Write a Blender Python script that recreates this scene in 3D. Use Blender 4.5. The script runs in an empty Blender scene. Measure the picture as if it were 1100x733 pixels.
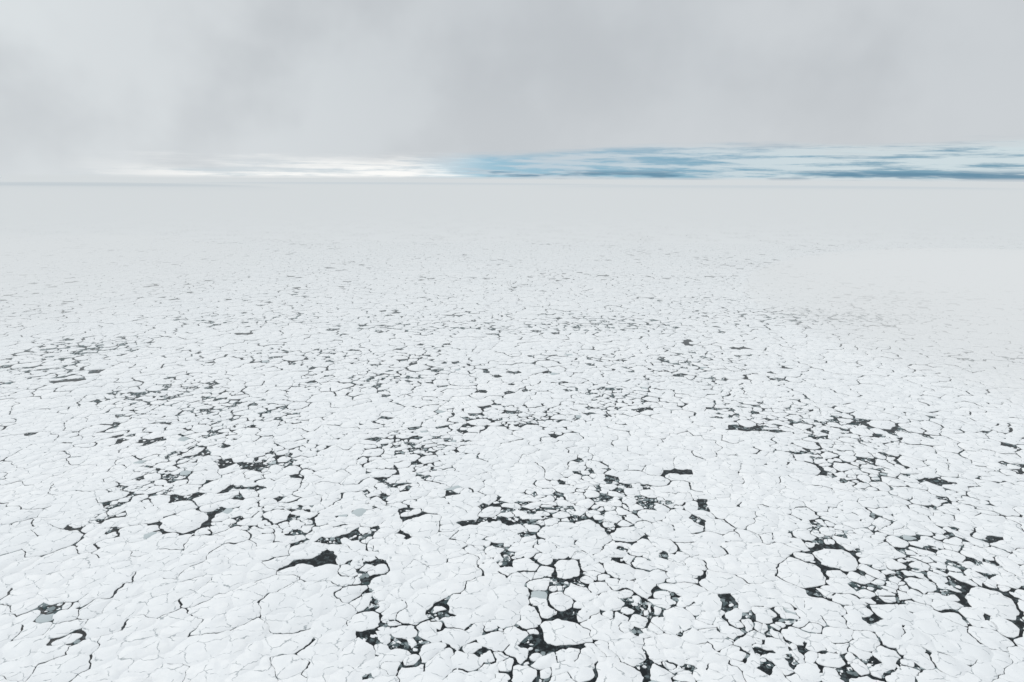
import bpy, bmesh, math, time, numpy as np
from mathutils import Vector
from mathutils.kdtree import KDTree
T0=time.time()
rng=np.random.default_rng(11)
sc = bpy.context.scene
sc.view_settings.view_transform='Standard'; sc.view_settings.look='None'; sc.view_settings.exposure=0
H=300.0; PITCH=math.radians(13.39)
cd=bpy.data.cameras.new("camera"); cam=bpy.data.objects.new("camera",cd); sc.collection.objects.link(cam)
cd.lens=24; cd.sensor_width=36; cd.clip_start=1; cd.clip_end=400000
cam.location=(0,0,H); cam.rotation_euler=(math.pi/2-PITCH,0,0)
cam.rotation_euler.rotate_axis('Z',math.radians(0.3))
sc.camera=cam

# ---------- node helpers ----------
class NT:
    def __init__(s,nt): s.nt=nt; s.n=nt.nodes; s.l=nt.links
    def set(s,sock,v):
        if isinstance(v,bpy.types.NodeSocket): s.l.new(v,sock)
        elif v is not None: sock.default_value=v
    def m(s,op,a,b=None,c=None,clamp=False):
        n=s.n.new('ShaderNodeMath'); n.operation=op; n.use_clamp=clamp
        for i,v in enumerate((a,b,c)):
            if v is not None: s.set(n.inputs[i],v)
        return n.outputs[0]
    def add(s,a,b): return s.m('ADD',a,b)
    def sub(s,a,b): return s.m('SUBTRACT',a,b)
    def mul(s,a,b): return s.m('MULTIPLY',a,b)
    def v(s,op,a,b=None,scale=None):
        n=s.n.new('ShaderNodeVectorMath'); n.operation=op
        s.set(n.inputs[0],a)
        if b is not None: s.set(n.inputs[1],b)
        if scale is not None: s.set(n.inputs[3],scale)
        return n.outputs[0]
    def noise(s,vec,scale,detail=2,rough=.5,out=0,dim='2D'):
        n=s.n.new('ShaderNodeTexNoise'); n.noise_dimensions=dim
        s.set(n.inputs['Vector'],vec); n.inputs['Scale'].default_value=scale
        n.inputs['Detail'].default_value=detail; n.inputs['Roughness'].default_value=rough
        return n.outputs[out]
    def edge(s,vec,size):
        n=s.n.new('ShaderNodeTexVoronoi'); n.voronoi_dimensions='2D'; n.feature='DISTANCE_TO_EDGE'
        s.set(n.inputs['Vector'],vec); n.inputs['Scale'].default_value=1/size
        return s.mul(n.outputs['Distance'],size)
    def ss(s,x,a,b,t0=0.,t1=1.):
        n=s.n.new('ShaderNodeMapRange'); n.interpolation_type='SMOOTHSTEP'
        s.set(n.inputs['Value'],x); s.set(n.inputs['From Min'],a); s.set(n.inputs['From Max'],b)
        s.set(n.inputs['To Min'],t0); s.set(n.inputs['To Max'],t1); return n.outputs[0]
    def mix(s,f,a,b):
        n=s.n.new('ShaderNodeMix'); n.data_type='RGBA'
        s.set(n.inputs[0],f); s.set(n.inputs[6],a); s.set(n.inputs[7],b); return n.outputs[2]
    def attr(s,name):
        n=s.n.new('ShaderNodeAttribute'); n.attribute_name=name; return n.outputs['Fac']

# ---------- places on the sea ----------
F=733.0; cp,sp_=math.cos(PITCH),math.sin(PITCH)
def ground(u,v):   # survey bearing -> place on the sea surface
    dx=(u-550)/F; dy=(366.5-v)/F
    dyy=cp+sp_*dy; dz=-sp_+cp*dy
    return H*dx/-dz, H*dyy/-dz
def ell(u,v,ru,rv):
    x,y=ground(u,v); x1,_=ground(u+ru,v); _,y1=ground(u,v-rv)
    return x,y,abs(x1-x),abs(y1-y)
leads=[(265,501,32,9,1.1,0),(545,560,44,7,1.1,-8),(592,549,18,4,.8,0),(336,605,20,4,1,15),(363,582,12,5,1,0),(390,578,14,3,1,0),
(139,472,9,3,.9,0),(158,477,10,3,.9,0),(184,490,6,4,.8,0),(185,530,6,3,.8,0),(170,458,8,2.5,.8,0),(212,443,9,2.2,.6,0),
(200,537,9,2.5,.7,0),(730,506,15,4,.9,0),(706,538,14,3,.7,0),(812,460,24,2.5,.9,-8),(868,484,12,2.5,.7,0),(740,368,8,2.5,.9,0),(792,373,9,2,.7,0),
(1006,515,16,3,.9,0),(448,484,4,4,.8,0),(430,521,12,2.5,.8,0),(48,658,8,3,.8,0),(600,629,7,3,.7,0),(690,652,12,2,.6,0),
(428,690,9,5,.7,0),(758,541,6,4,.8,0),(500,474,6,2,.7,0),(547,443,7,2,.6,0),(656,419,9,2,.6,0),(397,409,6,2,.5,0),
(265,526,14,2.5,.7,0),(548,606,3,5,.8,0),(930,628,9,3,.6,0),(72,412,9,2,.6,0),(488,340,10,1.5,.5,0),(262,360,8,1.6,.5,0),(690,440,8,2,.6,0),(640,524,6,3,.6,0),
(480,663,9,2.5,.6,0),(316,572,9,2.5,.6,0),(398,606,7,3,.6,0),(155,425,8,2.5,.6,0)]
brs=[(300,498,26,10,.9),(395,582,30,10,1),(380,620,20,20,1),(405,655,22,20,1),(430,690,40,26,1),(480,668,30,18,.9),(540,690,50,20,.7),
(670,540,80,26,.9),(640,510,30,16,.9),(700,655,50,22,.9),(820,675,60,30,1),(925,630,50,30,1),(900,570,90,26,.8),(1010,600,90,40,.8),(1050,660,60,30,.8),
(190,500,30,45,1),(165,430,50,22,1),(240,440,70,22,.8),(60,660,35,18,.7),(105,683,20,10,.8),(310,565,30,14,.8),(240,570,30,14,.6),
(450,480,40,22,.8),(560,450,90,16,.8),(660,425,60,14,.8),(420,410,90,14,.8),(740,390,90,14,.7),(920,500,60,24,.8),(890,340,110,7,1),(960,322,50,6,1),
(500,352,120,6,1),(330,385,100,10,.8),(610,630,50,26,.8),(560,600,40,16,.7),(590,550,34,14,.8),(20,400,60,20,.7),(100,375,80,10,.8),(850,440,90,16,.6),(650,350,80,7,1),(250,345,90,6,.7),(340,730,60,16,.3),(700,720,90,20,.8),(560,715,90,20,.8),(900,710,140,24,.8),(650,600,120,30,.5)]
brE=[(*ell(u,v,a,b),s) for u,v,a,b,s in brs]
def vnoise(x,y,scale,seed):
    r=np.random.default_rng(seed); G=r.random((256,256))
    fx=x/scale; fy=y/scale; ix=np.floor(fx).astype(int); iy=np.floor(fy).astype(int)
    tx=fx-ix; ty=fy-iy; tx=tx*tx*(3-2*tx); ty=ty*ty*(3-2*ty)
    g=lambda a,b:G[a%256,b%256]
    return (g(ix,iy)*(1-tx)+g(ix+1,iy)*tx)*(1-ty)+(g(ix,iy+1)*(1-tx)+g(ix+1,iy+1)*tx)*ty
def loose_f(x,y):
    b=np.zeros_like(x)
    for cx,cy,rx,ry,s in brE:
        b=np.maximum(b,s*np.exp(-(((x-cx)/rx)**2+((y-cy)/ry)**2)))
    n=.6*vnoise(x,y,190,1)+.4*vnoise(x,y,60,2)
    n2=vnoise(x,y,28,3)
    return np.clip(b*(.25+1.1*n2)+np.clip((n-.48)*1.5,0,.5)*(.3+n2),0,1)

# ---------- packing of floes of many sizes ----------
YMAX=3300.; res=3.0
gx=np.arange(-2750,2750,res); gy=np.arange(230,YMAX,res)
JX,JY=np.meshgrid(gx,gy); JX=JX+rng.random(JX.shape)*res; JY=JY+rng.random(JY.shape)*res
dom=(np.abs(JX)<.80*JY+130)
D=np.where(dom,1e3,-1.).astype(np.float32); D2=D.copy()
LO=loose_f(JX,JY); DIST=np.hypot(JX,JY)
PX=[];PY=[];PR=[];PV=[]
def insert(x,y,r,void,reach=40):
    R=r+reach
    a=max(0,int((x-R-gx[0])/res)); b=min(len(gx),int((x+R-gx[0])/res)+1)
    c=max(0,int((y-R-gy[0])/res)); d=min(len(gy),int((y+R-gy[0])/res)+1)
    if a>=b or c>=d: return
    q=np.hypot(JX[c:d,a:b]-x,JY[c:d,a:b]-y)-r
    np.minimum(D[c:d,a:b],q,out=D[c:d,a:b])
    if not void: np.minimum(D2[c:d,a:b],q,out=D2[c:d,a:b])
    PX.append(x);PY.append(y);PR.append(r);PV.append(void)
for u,v,a,b,s,rot in leads:
    x,y,rx,ry=ell(u,v,a,b)
    if rx<ry: L,R,ang=ry,rx,math.pi/2
    else: L,R,ang=rx,ry,0
    R=max(R*.55,1.5); L=max(L-R*.6,0); ang+=math.radians(rot)
    k=int(L*2/(R*1.0))+1
    for j in range(k):
        tt=(j/(k-1)*2-1)*L if k>1 else 0
        r=R*rng.uniform(.55,1.1)*(1-.35*abs(tt)/(L+1))
        insert(x+tt*math.cos(ang)+rng.normal()*R*.35,y+tt*math.sin(ang)+rng.normal()*R*.35,r,True)
# radius range, max count, looseness range, max distance
classes=[(18,28,420,0,.5,9e9),(12.5,18,2600,0,.7,9e9),(8.5,12.5,11000,0,.95,9e9),(5.5,8,42000,0,1.1,9e9),(3.6,5.0,14000,.15,1.1,2000),(2.3,3.3,18000,.22,1.1,1300),(1.5,2.2,14000,.28,1.1,900)]
for r0,r1,mx,lm0,lm,dm in classes:
    ok=np.flatnonzero((D>=r0)&(LO<lm)&(LO>=lm0)&(DIST<dm)); rng.shuffle(ok)
    Df=D.ravel(); cnt=0
    JXf=JX.ravel();JYf=JY.ravel();LOf=LO.ravel();DIf=DIST.ravel()
    for st in range(0,len(ok),20000):
        idx=ok[st:st+20000]; idx=idx[Df[idx]>=r0]
        for q in idx:
            dq=Df[q]
            if dq>=r0:
                r=min(float(dq),r0+(r1-r0)*rng.random())
                void=(r<2.4+DIf[q]/300) and rng.random()<(.42*LOf[q])
                insert(float(JXf[q]),float(JYf[q]),r*.98,void,34)
                cnt+=1
                if cnt>=mx: break
        if cnt>=mx: break
PX=np.array(PX);PY=np.array(PY);PR=np.array(PR);PV=np.array(PV)
N=len(PX); print("DISCS",N,time.time()-T0)
M=32
NB=-np.ones((N,M),int)
WR=PR*.55
cls=[(0,5),(5,11),(11,99)]
trees=[]
for a,b in cls:
    ids=np.flatnonzero((PR>=a)&(PR<b)); kd=KDTree(len(ids))
    for q in ids: kd.insert((PX[q],PY[q],0),int(q))
    kd.balance(); trees.append((kd,min(b,PR.max())))
for q in range(N):
    if PV[q]: continue
    x,y,r=PX[q],PY[q],PR[q]; L=[]; sl=min(1.6*r+5,20); w2=WR[q]**2
    for kd,rm in trees:
        for co,j,d in kd.find_range((x,y,0),r+rm+sl):
            if j!=q and d-PR[j]<r+sl: L.append(((d*d+w2-WR[j]**2)/(2*d),j))
    if len(L)>M: L.sort(); L=L[:M]
    NB[q,:len(L)]=[j for _,j in L]
print("NEIGH",time.time()-T0)
loose=loose_f(PX,PY)
# slabs: neighbouring plates that are still frozen together
wx=PX+30*(vnoise(PX,PY,55,11)-.5)+14*(vnoise(PX,PY,20,12)-.5); wy=PY+30*(vnoise(PX,PY,55,13)-.5)+14*(vnoise(PX,PY,20,14)-.5)
cell=44
gxx,gyy=np.meshgrid(np.arange(-2800,2800,cell),np.arange(150,3500,cell))
SX=(gxx+rng.random(gxx.shape)*cell).ravel(); SY=(gyy+rng.random(gyy.shape)*cell).ravel()
keep=rng.random(len(SX))<.58; SX=SX[keep];SY=SY[keep]
kd=KDTree(len(SX))
for q in range(len(SX)): kd.insert((SX[q],SY[q],0),q)
kd.balance()
SLAB=np.array([kd.find((wx[q],wy[q],0))[1] for q in range(N)])
V=[];LOOPS=[];STARTS=[];TOT=[];TONE=[];KIND=[]; vo=0; lo=0
dist=np.hypot(PX,PY)
def emit(cx,cy,rho,th,top,tone,kind,low=-.15):
    """plates: flat top polygon with a narrow sloping rim and a skirt to the water. rho (n,K)"""
    global vo,lo
    n,K=rho.shape
    c,s=np.cos(th),np.sin(th)
    ring=lambda f,off,z:np.stack([cx[:,None]+(rho*f-off)*c,cy[:,None]+(rho*f-off)*s,np.broadcast_to(z[:,None],(n,K))],-1)
    rim=np.minimum(.15,rho.min(1)*.12)[:,None]
    A=ring(1,rim,top); B=ring(1,0*rim,top-.08); Cc=ring(1,0*rim,np.full(n,low))
    V.append(np.concatenate([A,B,Cc],1).reshape(-1,3))
    base=(vo+np.arange(n)*3*K)[:,None]
    k=np.arange(K); k2=(k+1)%K
    f0=base+k[None]
    side=[]
    for a in (0,1):
        side.append(np.stack([base+a*K+k, base+(a+1)*K+k, base+(a+1)*K+k2, base+a*K+k2],-1))
    side=np.concatenate(side,1)
    lp=np.concatenate([f0,side.reshape(n,-1)],1)
    LOOPS.append(lp.ravel())
    tot=np.concatenate([np.full((n,1),K),np.full((n,2*K),4)],1)
    st=np.concatenate([np.zeros((n,1),int),np.cumsum(tot,1)[:,:-1]],1)+(lo+np.arange(n)*9*K)[:,None]
    TOT.append(tot.ravel()); STARTS.append(st.ravel())
    TONE.append(np.repeat(tone,2*K+1)); KIND.append(np.repeat(kind,2*K+1))
    vo+=n*3*K; lo+=n*9*K
px=PR*F/dist
slab_tone=rng.random(len(SX)); slab_h=rng.uniform(.45,.60,len(SX))
for lowp,highp,K in ((12,1e9,72),(6,12,40),(0,6,20)):
    ids=np.flatnonzero((~PV)&(px>=lowp)&(px<highp))
    th=np.arange(K)/K*2*math.pi
    for st in range(0,len(ids),1500):
        I=ids[st:st+1500]; nb=NB[I]; ok=nb>=0; J=np.where(ok,nb,0)
        dx=PX[J]-PX[I][:,None]; dy=PY[J]-PY[I][:,None]; d=np.hypot(dx,dy)+1e-6; ph=np.arctan2(dy,dx)
        c=(d*d+WR[I][:,None]**2-WR[J]**2)/(2*d)
        lz=np.maximum(loose[I][:,None],loose[J])
        sx=PX[J]+PX[I][:,None]; sy=PY[J]+PY[I][:,None]
        h1=np.modf(np.abs(np.sin(sx*.129898+sy*.78233)*43758.5))[0]
        h2=np.modf(np.abs(np.sin(sx*.391+sy*.2137+1.7)*24634.6))[0]
        same=SLAB[I][:,None]==SLAB[J]
        pf=np.where(same,1.04-.85*lz,.16-.35*lz)
        fro=h1<pf
        far=np.clip(dist[I]/650,1,2.4)[:,None]
        w=np.where(same,(.12+.8*h2**2)*(.6+1.4*lz),(.50+1.6*h2**2.5)*(.75+1.1*lz))*far
        w=np.where(fro,-1.6,w); w=np.where(PV[J],0,w)
        c=c-w/2
        cosd=np.cos(th[None,None,:]-ph[:,:,None])
        inv=np.where((cosd>.02)&ok[:,:,None],cosd/np.maximum(c,.3)[:,:,None],0)
        li=loose[I]
        cap=PR[I]*(3.1-1.3*np.clip(li*1.2,0,1))+.8
        inv=np.concatenate([inv,np.broadcast_to((1/cap)[:,None,None],(len(I),1,K))],1)
        p=(110-75*li)[:,None,None]
        mxv=inv.max(1,keepdims=True)
        rho=1/(mxv[:,0]*((inv/mxv)**p).sum(1)**(1/p[:,0]))
        rho=rho+rng.normal(0,.09,rho.shape)
        rho=np.maximum(rho,.5)
        top=slab_h[SLAB[I]]+rng.uniform(-.012,.012,len(I))
        tone=np.clip(slab_tone[SLAB[I]],0,1); kind=np.where((rng.random(len(I))<.04*li)&(PR[I]<3.5),1.,0.)
        emit(PX[I],PY[I],rho,th[None],top,tone,kind)
# brash: small broken blocks drifting in the gaps
wgt=(D2>.2)&(LO>.08)&(DIST<1900)&dom
c=np.flatnonzero(wgt); W=np.clip(LO.ravel()[c]*1.8,.15,1)*np.exp(-np.maximum(D2.ravel()[c],0)/6)
for rep in range(6):
    pick=c[rng.random(len(c))<W*np.clip(1000/DIST.ravel()[c],.1,1)*.62]
    bx=JX.ravel()[pick]+rng.uniform(-1.7,1.7,len(pick)); by=JY.ravel()[pick]+rng.uniform(-1.7,1.7,len(pick))
    rr=(.4+1.7*rng.random(len(pick))**2.2)*np.clip(np.hypot(bx,by)/900,1,1.8)
    K=7; th=(np.arange(K)/K*2*math.pi)[None]+rng.random((len(pick),1))*6
    rho=rr[:,None]*rng.uniform(.7,1.25,(len(pick),K))
    emit(bx,by,rho,th,rng.uniform(.12,.32,len(pick)),rng.random(len(pick)),np.where(rng.random(len(pick))<.65,2.,0.))
V=np.concatenate(V)
# shared jagged fracture field: bends every edge and its neighbour's edge together
for sc_,am,sd_ in ((38,10,31),(15,5.0,33),(6,3.0,35),(2.6,1.3,37)):
    x0=V[:,0].copy();y0_=V[:,1].copy()
    V[:,0]+=am*(vnoise(x0,y0_,sc_,sd_)-.5); V[:,1]+=am*(vnoise(x0,y0_,sc_,sd_+1)-.5)
V=V.astype(np.float32);LOOPS=np.concatenate(LOOPS).astype(np.int32);TOT=np.concatenate(TOT).astype(np.int32);STARTS=np.concatenate(STARTS).astype(np.int32)
me=bpy.data.meshes.new("ice_floes")
me.vertices.add(len(V)); me.vertices.foreach_set('co',V.ravel())
me.loops.add(len(LOOPS)); me.loops.foreach_set('vertex_index',LOOPS)
me.polygons.add(len(STARTS)); me.polygons.foreach_set('loop_start',STARTS)
try: me.polygons.foreach_set('loop_total',TOT)
except Exception as e: pass
me.update(calc_edges=True)
for nm,A in (("tone",TONE),("kind",KIND)):
    at=me.attributes.new(nm,'FLOAT','FACE'); at.data.foreach_set('value',np.concatenate(A).astype(np.float32))
fo=bpy.data.objects.new("ice_floes",me); sc.collection.objects.link(fo)
print("MESH",len(V),time.time()-T0)

def out(t,sh):
    o=t.n.new('ShaderNodeOutputMaterial'); t.l.new(sh,o.inputs['Surface'])
mat=bpy.data.materials.new("snow_covered_ice"); mat.use_nodes=True; t=NT(mat.node_tree); t.n.clear()
geo=t.n.new('ShaderNodeNewGeometry'); P=geo.outputs['Position']
n8=t.noise(P,1/7,4,.65); n90=t.noise(P,1/130,2)
rc=t.v('ADD',P,t.v('SCALE',t.v('SUBTRACT',t.noise(P,1/16,3,.6,out=1),(.5,.5,.5)),scale=12))
rid=t.edge(rc,14)
snow=t.mix(t.ss(n8,.3,.7),(.82,.83,.838,1),(.885,.887,.885,1))
snow=t.mix(t.ss(n90,.35,.7,0,.5),snow,(.815,.83,.838,1))
snow=t.mix(t.mul(t.attr("tone"),.4),snow,(.785,.80,.81,1))
seam=t.m('SUBTRACT',1,t.m('DIVIDE',rid,.6),clamp=True)
snow=t.mix(t.mul(seam,t.ss(n8,.42,.60,0,.8)),snow,(.22,.26,.28,1))
k=t.attr("kind")
snow=t.mix(t.m('LESS_THAN',t.m('ABSOLUTE',t.sub(k,1.0)),.1),snow,(.50,.55,.56,1))
snow=t.mix(t.m('GREATER_THAN',k,1.5),snow,t.mix(t.attr("tone"),(.05,.075,.08,1),(.34,.39,.40,1)))
b1=t.n.new('ShaderNodeBsdfDiffuse'); t.set(b1.inputs['Color'],snow)
bump=t.n.new('ShaderNodeBump'); bump.inputs['Strength'].default_value=.3; bump.inputs['Distance'].default_value=.6
t.set(bump.inputs['Height'],n8); t.l.new(bump.outputs[0],b1.inputs['Normal'])
out(t,b1.outputs[0]); me.materials.append(mat)

# ---------- sea ----------
def sheet(name,verts,faces,mat):
    m=bpy.data.meshes.new(name); m.from_pydata(verts,[],faces); m.update(); m.materials.append(mat)
    o=bpy.data.objects.new(name,m); sc.collection.objects.link(o); return o
mw=bpy.data.materials.new("cold_sea_water"); mw.use_nodes=True; t=NT(mw.node_tree); t.n.clear()
geo=t.n.new('ShaderNodeNewGeometry'); P=geo.outputs['Position']
sl=t.ss(t.noise(P,1/5,4,.7),.48,.66,0,.5)
cw=t.mix(sl,(.008,.011,.013,1),(.12,.155,.165,1))
b=t.n.new('ShaderNodeBsdfPrincipled'); t.set(b.inputs['Base Color'],cw); b.inputs['Roughness'].default_value=.3; b.inputs['Specular IOR Level'].default_value=.12
out(t,b.outputs[0])
S=160000
sheet("sea_water",[(-S,-S,0),(S,-S,0),(S,S,0),(-S,S,0)],[(0,1,2,3)],mw)
md=bpy.data.materials.new("distant_ice"); md.use_nodes=True; t=NT(md.node_tree); t.n.clear()
geo=t.n.new('ShaderNodeNewGeometry'); P=geo.outputs['Position']
n=t.noise(P,1/150,3); e=t.edge(t.v('ADD',P,t.v('SCALE',t.noise(P,1/40,3,out=1),scale=20)),45)
cr=t.m('LESS_THAN',e,t.ss(n,.4,.7,0,2.2))
sn=t.mix(cr,t.mix(n,(.80,.81,.815,1),(.88,.88,.88,1)),(.03,.04,.045,1))
b=t.n.new('ShaderNodeBsdfDiffuse'); t.set(b.inputs[0],sn); out(t,b.outputs[0])
e0=.80*230+130; e1=.80*YMAX+130; y0,y1=232,YMAX-4
sheet("pack_ice",[(-e0,y0,.3),(e0,y0,.3),(e1,y1,.3),(-e1,y1,.3),(-S,-S,.3),(S,-S,.3),(S,S,.3),(-S,S,.3)],
      [(4,5,1,0),(5,6,2,1),(6,7,3,2),(7,4,0,3)],md)

# ---------- fog ----------
def fogmat(name,sig,L):
    m=bpy.data.materials.new(name); m.use_nodes=True; q=NT(m.node_tree); q.n.clear()
    a=q.n.new('ShaderNodeVolumeAbsorption'); a.inputs['Color'].default_value=(0,0,0,1); a.inputs['Density'].default_value=sig
    e=q.n.new('ShaderNodeEmission'); e.inputs[0].default_value=(*L,1); e.inputs[1].default_value=sig  # fog glows by itself: emission stands in for the daylight it would scatter
    s=q.n.new('ShaderNodeAddShader'); q.l.new(a.outputs[0],s.inputs[0]); q.l.new(e.outputs[0],s.inputs[1])
    oo=q.n.new('ShaderNodeOutputMaterial'); q.l.new(s.outputs[0],oo.inputs['Volume']); return m
prof=[(850,1.5),(1000,7),(1200,18),(1500,40),(1900,70),(2400,102),(3000,134),(4000,164),(5500,186),(8000,198),(20000,200),(140000,200)]
NS=96; fv=[];ff=[]
for r,h in prof:
    for q in range(NS):
        a=2*math.pi*q/NS; fv.append((r*math.cos(a),r*math.sin(a),h))
for j in range(len(prof)-1):
    for q in range(NS):
        q2=(q+1)%NS; ff.append((j*NS+q,(j+1)*NS+q,(j+1)*NS+q2,j*NS+q2))
b0=len(fv)
for r in (prof[0][0],140000):
    for q in range(NS):
        a=2*math.pi*q/NS; fv.append((r*math.cos(a),r*math.sin(a),1.2))
for q in range(NS):
    q2=(q+1)%NS
    ff.append((b0+q,b0+q2,b0+NS+q2,b0+NS+q)); ff.append((q,q2,b0+q2,b0+q))
    z=(len(prof)-1)*NS; ff.append((z+q2,z+q,b0+NS+q,b0+NS+q2))
fm=bpy.data.meshes.new("fog_layer"); fm.from_pydata(fv,[],ff)
bm=bmesh.new(); bm.from_mesh(fm); bmesh.ops.recalc_face_normals(bm,faces=bm.faces); bm.to_mesh(fm); bm.free()
fl=bpy.data.objects.new("fog_layer",fm); sc.collection.objects.link(fl)
fm.materials.append(fogmat("fog_layer",.0010,(.665,.702,.72)))
def bank(x,y,z,rx,ry,rz,sig,L,rot=0):
    bpy.ops.mesh.primitive_uv_sphere_add(segments=96,ring_count=48,location=(x,y,z)); b=bpy.context.object; b.name="fog_bank"
    b.scale=(rx,ry,rz); b.rotation_euler=(0,0,rot); b.data.materials.append(fogmat("fog_bank",sig,L))
bank(1400,1450,0,820,1150,120,.0030,(.73,.76,.775))
bank(-1700,1900,0,900,1300,100,.0008,(.73,.76,.775))
# thin grey-blue stratus streaks lying on top of the fog, towards the horizon
bank(-5200,8200,165,2600,500,70,.0016,(.54,.60,.64))
bank(-1800,12500,160,5200,900,66,.0012,(.58,.64,.68))
bank(3800,9500,165,3800,600,66,.0012,(.58,.64,.68))

# ---------- world ----------
EL,AZ=math.radians(38),math.radians(-50)
w=bpy.data.worlds.new("World"); sc.world=w; w.use_nodes=True; t=NT(w.node_tree); t.n.clear()
tc=t.n.new('ShaderNodeTexCoord'); Dg=tc.outputs['Generated']
s=t.n.new('ShaderNodeSeparateXYZ'); t.l.new(Dg,s.inputs[0])
az=t.mul(t.m('ARCTAN2',s.outputs[0],s.outputs[1]),180/math.pi)
el=t.mul(t.m('ARCSINE',s.outputs[2]),180/math.pi)
sky=t.n.new('ShaderNodeTexSky'); sky.sky_type='NISHITA'; sky.sun_disc=False; sky.sun_elevation=EL; sky.sun_rotation=AZ
t.l.new(t.v('NORMALIZE',t.v('ADD',Dg,(0,0,.22))),sky.inputs[0])
blue=t.v('MULTIPLY',sky.outputs[0],(.09,.108,.098))
def cvec(a,b,z=0.,sh=0.):
    c=t.n.new('ShaderNodeCombineXYZ'); t.set(c.inputs[0],t.mul(az,a)); t.set(c.inputs[1],t.add(t.mul(el,b),t.mul(az,sh))); c.inputs[2].default_value=z; return c.outputs[0]
streak=t.noise(cvec(.10,1.1,3,.01),1,4,.6,dim='3D')
streak2=t.noise(cvec(.12,1.9,9,.025),1,6,.68,dim='3D')
soft=t.noise(Dg,2.2,2,.45,dim='3D'); soft2=t.noise(Dg,5,4,.5,dim='3D')
deck=t.mix(t.ss(az,-44,5),(.74,.785,.805,1),(.575,.61,.64,1))
deck=t.mix(t.ss(soft,.35,.65,0,.55),deck,(.64,.67,.695,1))
deck=t.mix(t.ss(soft2,.38,.66,0,.62),deck,(.49,.52,.55,1))
deck=t.mix(t.ss(el,9,3,0,.2),deck,(.70,.73,.75,1))
deck=t.v('SCALE',deck,scale=t.ss(el,13,60,1.0,1.62))
edge=t.add(t.ss(az,-24,16,1.0,2.4),t.mul(t.sub(streak,.5),2.6))
g=t.ss(t.sub(edge,el),-.7,.9)
g=t.mul(g,t.ss(az,-34,-22))
wht=t.mix(t.ss(streak2,.44,.64),(.97,.97,.95,1),(.62,.69,.73,1))
pale=t.mix(t.ss(az,2,28),(.52,.62,.69,1),(.62,.715,.75,1))
bl=t.mix(t.ss(streak2,t.ss(az,5,20,.43,.37),t.ss(az,5,20,.60,.55)),blue,pale)
dark=t.mul(t.ss(streak,.47,.57),t.ss(el,.8,.4))
bl=t.mix(t.mul(dark,.8),bl,(.12,.25,.36,1))
gapc=t.mix(t.ss(t.add(az,t.mul(t.sub(streak2,.5),16)),-10,-2),wht,bl)
col=t.mix(g,deck,gapc)
col=t.mix(t.ss(el,.22,.0,0,.75),col,(.665,.70,.718,1))
bg=t.n.new('ShaderNodeBackground'); t.set(bg.inputs[0],col); bg.inputs[1].default_value=1
o=t.n.new('ShaderNodeOutputWorld'); t.l.new(bg.outputs[0],o.inputs[0])

sd=bpy.data.lights.new("sun",'SUN'); sd.energy=.75; sd.angle=math.radians(20); sd.color=(1,.96,.91)
so=bpy.data.objects.new("sun",sd); sc.collection.objects.link(so)
dv=Vector((math.sin(AZ)*math.cos(EL),math.cos(AZ)*math.cos(EL),math.sin(EL)))
so.rotation_euler=dv.to_track_quat('Z','Y').to_euler()
print("DONE",time.time()-T0)
